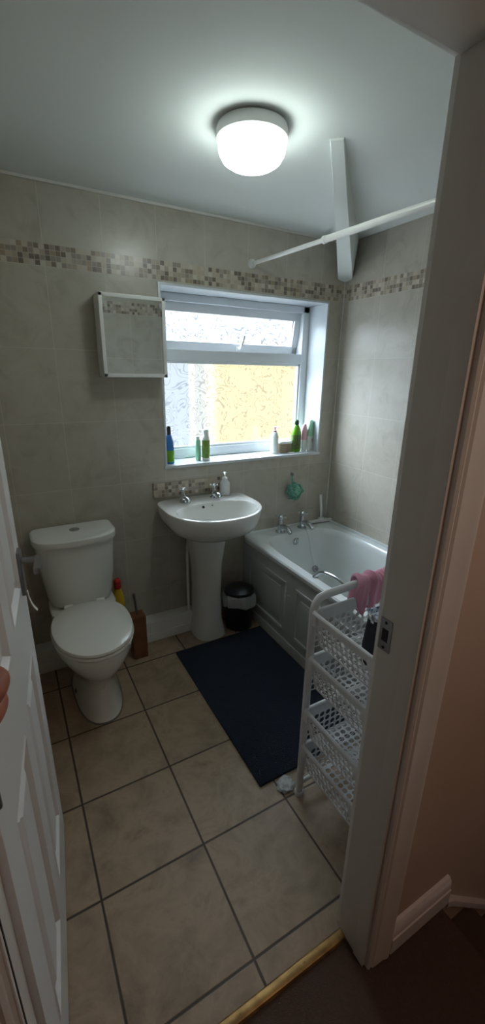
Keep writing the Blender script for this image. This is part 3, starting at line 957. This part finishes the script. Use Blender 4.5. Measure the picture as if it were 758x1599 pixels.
# ------------------------------------------------------------------ window sill bottles
zs_ = WZ0 + .0042
def cap(parent, prof, m, name='bottle_cap', n=20):
    bm = nb(); lathe(bm, prof, (0, 0, 0), n); return obj(name, bm, m, parent)
b = bottle('shampoo_bottle', (-1.140, .050, zs_), [(.022, 0), (.026, .006), (.026, .09), (.024, .13), (.013, .160), (.010, .165)], 'blue')
tag(b, 'blue and green bottle at the far left end of the window sill', 'bottle')
cap(b, [(.0265, .012), (.0268, .014), (.0268, .075), (.0265, .077)], 'green', 'bottle_label'); cap(b, [(.011, .163), (.012, .166), (.011, .205), (.006, .210)], 'blackp')
b = bottle('lotion_bottle', (-.957, .070, zs_), [(.014, 0), (.017, .005), (.017, .09), (.014, .115), (.010, .122)], 'palegreen')
tag(b, 'narrow pale green bottle on the sill, left of a taller white bottle', 'bottle')
cap(b, [(.011, .120), (.012, .123), (.012, .140), (.006, .143)], 'whiteb')
b = bottle('lotion_bottle', (-.915, .050, zs_), [(.019, 0), (.023, .005), (.023, .125), (.020, .140), (.013, .150)], 'whiteb')
tag(b, 'white bottle with leafy green label, above the basin on the sill', 'bottle')
cap(b, [(.0232, .018), (.0235, .02), (.0235, .118), (.0232, .12)], 'leafgreen', 'bottle_label'); cap(b, [(.013, .148), (.016, .152), (.017, .178), (.010, .184)], 'whiteb')
b = bottle('handwash_bottle', (-.422, .070, zs_), [(.021, 0), (.026, .006), (.026, .105), (.022, .128), (.012, .138)], 'whiteb')
tag(b, 'white pump bottle on the sill, left of the tan box', 'bottle')
bm = nb(); lathe(bm, [(.013, .136), (.014, .148), (.006, .152), (.006, .163), (.010, .165), (.010, .172), (.004, .175)]); tube(bm, [(0, 0, .168), (.01, -.022, .168), (.012, -.03, .16)], [.005, .005, .004], 8); obj('pump_head', bm, 'pinkb', b)
bm = nb(); box(bm, (-.046, -.034, 0), (.046, .034, .058), .008); b = obj('storage_tin', bm, 'tan'); b.location = (-.342, .085, zs_); b.rotation_euler = (0, 0, .05)
tag(b, 'tan rectangular tin with pale lid between the sill bottles', 'tin')
bm = nb(); box(bm, (-.047, -.036, .058), (.047, .036, .075), .006); obj('tin_lid', bm, 'whiteb', b)
b = obj('soap_bar', (lambda q: (box(q, (-.022, -.010, 0), (.022, .010, .008), .003), q)[1])(nb()), 'whiteb'); b.location = (-.318, .022, zs_); tag(b, 'small white packet lying in front of the tan tin', 'packet')
b = bottle('shower_gel_bottle', (-.252, .070, zs_), [(.030, 0), (.036, .007), (.036, .115), (.030, .145), (.015, .172), (.012, .178)], 'green', None, 1, .8)
tag(b, 'green bottle with dark cap and dark label on the sill', 'bottle')
cap(b, [(.0363, .018), (.0367, .02), (.0367, .110), (.0363, .112)], 'label', 'bottle_label').scale = (1, .8, 1); cap(b, [(.013, .176), (.015, .18), (.015, .200), (.009, .208)], 'dgreen')
b = bottle('conditioner_bottle', (-.187, .066, zs_), [(.018, 0), (.021, .006), (.023, .08), (.022, .135), (.015, .165), (.009, .172)], 'whiteb', None, 1, .7)
tag(b, 'pink topped white bottle between green and mint bottles on sill', 'bottle')
cap(b, [(.0233, .075), (.0236, .08), (.0230, .135), (.016, .168), (.009, .178)], 'pinkb', 'bottle_sleeve').scale = (1, .72, 1)
b = bottle('shampoo_bottle', (-.145, .055, zs_), [(.024, 0), (.029, .008), (.032, .06), (.029, .120), (.021, .160), (.012, .168)], 'whiteb', None, 1, .55, .4)
tag(b, 'white and mint oval bottle at the right end of the sill', 'bottle')
cap(b, [(.0312, .100), (.0310, .105), (.0246, .155), (.018, .195), (.010, .205)], 'palegreen').scale = (1, .6, 1)
cap(b, [(.0292, .050), (.0306, .055), (.0306, .080), (.0298, .084)], 'greytext', 'bottle_label').scale = (1, .5, 1)
b.children[-1].scale = (.6, .58, 1)

# ------------------------------------------------------------------ trolley
TX0, TX1, TY0, TY1 = -1.138, -.800, -1.277, -1.565
tr = empty('storage_trolley', (TX0, TY0, 0)); tag(tr, 'white plastic four tier basket trolley beside the bath, partly behind the jamb', 'storage trolley')
W_, L_ = TX1 - TX0, TY1 - TY0
for yy in (0, L_):
    bm = nb()
    pts = [(0, yy, .002), (0, yy, .3), (0, yy, .60), (0, yy, .80), (.006, yy, .828), (.020, yy, .846), (.045, yy, .852), (W_ / 2, yy, .858), (W_ - .045, yy, .852), (W_ - .02, yy, .846), (W_ - .006, yy, .828), (W_, yy, .80), (W_, yy, .3), (W_, yy, .002)]
    tube(bm, pts, .0145, 12)
    tube(bm, [(0, yy, .055), (W_, yy, .055)], .010, 10)
    for v in bm.verts:
        v.co.y = yy + (v.co.y - yy) * .8
    obj('trolley_frame', bm, 'plastic', tr)
for xx in (-.0,):
    pass
def lattice(bm, org, uv, vv, nu, nv, frac=.84, thick=.0022):
    """panel of nu x nv cells with rounded openings; org corner, uv / vv whole edge vectors; made solid"""
    org = Vector(org); uv = Vector(uv); vv = Vector(vv)
    nrm = uv.cross(vv).normalized() * thick
    du, dv = uv / nu, vv / nv
    gv = {}
    def V(i, j, s_):
        key = (i, j, s_)
        if key not in gv: gv[key] = bm.verts.new(org + du * i + dv * j + nrm * s_)
        return gv[key]
    for i in range(nu):
        for j in range(nv):
            c = org + du * (i + .5) + dv * (j + .5)
            inner = []
            for s_ in (0, 1):
                ring = []
                for k in range(8):
                    a = PI / 8 + k * PI / 4 + PI
                    ring.append(bm.verts.new(c + (du * math.cos(a) + dv * math.sin(a)) * .5 * frac * 1.05 + nrm * s_))
                inner.append(ring)
                cs = [V(i, j, s_), V(i + 1, j, s_), V(i + 1, j + 1, s_), V(i, j + 1, s_)]
                # ring index 0,1 around corner 0 (lower-left), 2,3 lower-right ...
                for q in range(4):
                    a, b = ring[(2 * q) % 8], ring[(2 * q + 1) % 8]
                    bm.faces.new((cs[q], b, a))
                    nxt = ring[(2 * q + 2) % 8]
                    bm.faces.new((cs[q], cs[(q + 1) % 4], nxt, b))
            ring_faces(bm, inner[0], inner[1])
def basket_mesh():
    bm = nb()
    x0, x1, y0, y1 = -.006, W_ + .006, L_ + .016, -.012
    h = .118; i_ = .018
    # solid upper band, lattice below, tapered
    def wall(pa, pb, pc, pd, n_):
        pa, pb, pc, pd = map(Vector, (pa, pb, pc, pd))   # top a-b, bottom d-c
        ta, tb = pa.lerp(pd, .26), pb.lerp(pc, .26)
        q = [bm.verts.new(v) for v in (pa, pb, tb, ta)]; bm.faces.new(q)
        nn = (pb - pa).cross(pd - pa).normalized() * .0022
        q = [bm.verts.new(v + nn) for v in (pa, pb, tb, ta)]; bm.faces.new(q)
        lattice(bm, ta, tb - ta, pd.lerp(pc, 0) - ta, n_, 4)
    T_ = [Vector((x0, y0, 0)), Vector((x1, y0, 0)), Vector((x1, y1, 0)), Vector((x0, y1, 0))]
    Bt = [Vector((x0 + i_, y0 + i_, -h)), Vector((x1 - i_, y0 + i_, -h)), Vector((x1 - i_, y1 - i_, -h)), Vector((x0 + i_, y1 - i_, -h))]
    for k in range(4):
        a, b, c, d = T_[k], T_[(k + 1) % 4], Bt[(k + 1) % 4], Bt[k]
        wall(a, b, c, d, 13 if k % 2 == 0 else 11)
    lattice(bm, Bt[0], Bt[1] - Bt[0], Bt[3] - Bt[0], 12, 10, .80)
    # corner posts and rims
    for k in range(4):
        tube(bm, [T_[k], Bt[k]], .005, 8)
        tube(bm, [Bt[k], Bt[(k + 1) % 4]], .0035, 8)
    rim = []
    r_ = .014
    for (cx, cy, a0) in ((x0 + r_, y0 + r_, PI), (x1 - r_, y0 + r_, 1.5 * PI), (x1 - r_, y1 - r_, 0), (x0 + r_, y1 - r_, .5 * PI)):
        for k in range(5):
            a = a0 + k * PI / 8
            rim.append(Vector((cx + (r_ + .004) * math.cos(a), cy + (r_ + .004) * math.sin(a), 0)))
    tube(bm, rim, .0068, 8, True)
    for yy in (y0 + .006, y1 - .006):
        for xx in (x0, x1):
            box(bm, (xx - .008, yy - .012, -.045), (xx + .008, yy + .012, -.002), .003)
    return bm
bk0 = obj('basket', basket_mesh(), 'plastic', tr)
for k, z_ in enumerate((.806, .632, .412, .252)):
    o = bk0 if k == 0 else bk0.copy()
    if k: COL.objects.link(o); o.parent = tr
    o.location = (0, 0, z_)
for xx in (0, W_):
    for yy in (0, L_):
        bm = nb(); lathe(bm, [(.018, 0), (.018, .012), (.015, .016)], (xx, yy, 0), 14)
        obj('foot_cap', bm, 'plastic', tr)

# pink cloth over the far top rail
bm = nb()
NX, NY = 40, 44
def cloth_pt(u, t):
    # u along rail 0..1 ; t around from front hem -1 to back hem +1
    x_ = -.962 + .165 * u
    ln = .105 + .025 * math.sin(3 * u + .5) + .018 * math.sin(9 * u)
    s_ = t * ln * (1 if t < 0 else .9)
    R_ = .0185
    fold = .009 * math.sin(u * 19 + 1.5 * math.sin(t * 2.2)) + .005 * math.sin(u * 41 + t * 3)
    arc = R_ * PI / 2
    if abs(s_) < arc:
        a = s_ / R_
        y_, z_ = math.sin(a) * R_, math.cos(a) * R_
        nrm_y, nrm_z = math.sin(a), math.cos(a)
    else:
        sg = math.copysign(1, s_)
        y_, z_ = sg * R_, -(abs(s_) - arc)
        nrm_y, nrm_z = sg, 0
    k = fold + .006
    return Vector((x_ + .012 * math.sin(t * 3 + u * 5), TY0 + y_ + nrm_y * k, .856 + z_ + nrm_z * k + .006 * math.sin(u * 7)))
g = [[bm.verts.new(cloth_pt(i / NX, -1 + 2 * j / NY)) for j in range(NY + 1)] for i in range(NX + 1)]
for i in range(NX):
    for j in range(NY): bm.faces.new((g[i][j], g[i + 1][j], g[i + 1][j + 1], g[i][j + 1]))
clo = obj('wash_cloth', bm, 'pink'); sm = clo.modifiers.new('thickness', 'SOLIDIFY'); sm.thickness = .003
tag(clo, 'pink cloth draped over the top rail of the trolley', 'cloth')

# dark wash bag in the top basket
bag = empty('wash_bag', (-1.005, -1.475, .692), .0); tag(bag, 'dark navy wash bag with floral lining standing in the top basket', 'wash bag')
bm = nb()
rings = []
for z_, a, b_, sh_ in ((0, .070, .040, 0), (.01, .078, .046, 0), (.07, .080, .048, 0), (.14, .078, .040, .0), (.178, .076, .034, .0)):
    rings.append(se(sh_, 0, a, b_, b_, z_, 40, 4))
loft(bm, rings, True, False)
obj('bag_body', bm, 'navy', bag)
bm = nb()
rings = [se(0, 0, .078, .036, .036, .174, 40, 4), se(0, 0, .080, .038, .038, .186, 40, 4), se(0, .004, .074, .030, .030, .190, 40, 4), se(0, .004, .070, .026, .026, .17, 40, 4)]
rings = [[v + Vector((0, 0, .006 * math.sin(i * .9))) for i, v in enumerate(r_)] for r_ in rings]
loft(bm, rings, False, True); obj('bag_lining', bm, 'floral', bag)
bm = nb(); box(bm, (-.082, -.006, .165), (-.078, .006, .190), .001); obj('zip_pull', bm, 'chrome', bag)
fc = bpy.data.curves.new('bag_lettering', 'FONT'); fc.body = 'Vena'; fc.size = .030; fc.extrude = .0004; fc.align_x = 'LEFT'; fc.shear = .35
fo = bpy.data.objects.new('bag_lettering', fc); COL.objects.link(fo)
dg = bpy.context.evaluated_depsgraph_get()
me = bpy.data.meshes.new_from_object(fo.evaluated_get(dg)); bpy.data.objects.remove(fo)
me.materials.append(K['greytext'])
lt = bpy.data.objects.new('bag_lettering', me); COL.objects.link(lt); lt.parent = bag; lt.location = (-.076, -.0475, .085); lt.rotation_euler = (PI / 2, 0, 0)

# crumpled clear plastic by the trolley foot
bm = nb()
bmesh.ops.create_icosphere(bm, subdivisions=4, radius=1)
for v in bm.verts:
    n_ = mnoise.noise(v.co * 2.3) + .5 * mnoise.noise(v.co * 6)
    q = v.co * (1 + .28 * n_)
    v.co = Vector((q.x * .034, q.y * .030, max(q.z, -.55) * .014 + .0078))
cp = obj('plastic_packet', bm, 'liner'); cp.location = (-1.168, -1.228, .0005); cp.rotation_euler = (0, 0, .5)
tag(cp, 'crumpled pale plastic packet on the floor at the trolley foot', 'packet')

# ------------------------------------------------------------------ hand gripping the door frame
per = empty('person', (-2.109, -1.83, 1.222)); tag(per, 'hand of a person gripping the left door frame, cut by the photo edge', 'person')
def skin_mesh(name, verts, edges, radii, mat_, root=0, sub=2):
    me = bpy.data.meshes.new(name)
    me.from_pydata([Vector(v) for v in verts], edges, [])
    o = bpy.data.objects.new(name, me); COL.objects.link(o)
    o.modifiers.new('s', 'SKIN')
    for i, r_ in enumerate(radii):
        me.skin_vertices[0].data[i].radius = (r_, r_)
        me.skin_vertices[0].data[i].use_root = (i == root)
    s_ = o.modifiers.new('u', 'SUBSURF'); s_.levels = sub; s_.render_levels = sub
    dg = bpy.context.evaluated_depsgraph_get()
    ev = bpy.data.meshes.new_from_object(o.evaluated_get(dg))
    bpy.data.objects.remove(o)
    ev.materials.clear(); ev.materials.append(K[mat_])
    for q in ev.polygons: q.use_smooth = True
    return ev
V_, E_, R_ = [], [], []
def add_v(q, r_, pr=None):
    V_.append(q); R_.append(r_)
    if pr is not None: E_.append((pr, len(V_) - 1))
    return len(V_) - 1
# coordinates relative to the person empty (-2.10,-1.83,1.22)
wr = add_v((-.075, -.015, .010), .026)
f1 = add_v((-.16, -.05, -.01), .030, wr); f2 = add_v((-.27, -.10, -.045), .036, f1); f3 = add_v((-.38, -.15, -.08), .042, f2)
pm = add_v((-.035, -.002, .018), .026, wr)
fing = []
for k, (zz, ln, rr_) in enumerate(((.058, .96, .0098), (.034, 1.04, .0102), (.010, 1.0, .0098), (-.012, .86, .0086))):
    kn = add_v((.020, .000, zz), rr_ * 1.45, pm)
    a = add_v((.020 + .062 * ln, -.004, zz - .002), rr_ * 1.15, kn)
    a2 = add_v((.020 + .108 * ln, .008, zz - .003), rr_ * 1.18, a)
    b_ = add_v((.020 + .116 * ln, .036, zz - .004), rr_, a2)
    c_ = add_v((.020 + .098 * ln, .058, zz - .004), rr_ * .85, b_)
th0 = add_v((-.035, -.016, .045), .017, pm); th1 = add_v((-.012, -.022, .085), .0125, th0); th2 = add_v((.004, -.010, .112), .011, th1); th3 = add_v((.012, .012, .128), .009, th2)
me = skin_mesh('hand', V_, E_, R_, 'skin', 0)
ho = bpy.data.objects.new('hand', me); COL.objects.link(ho); ho.parent = per
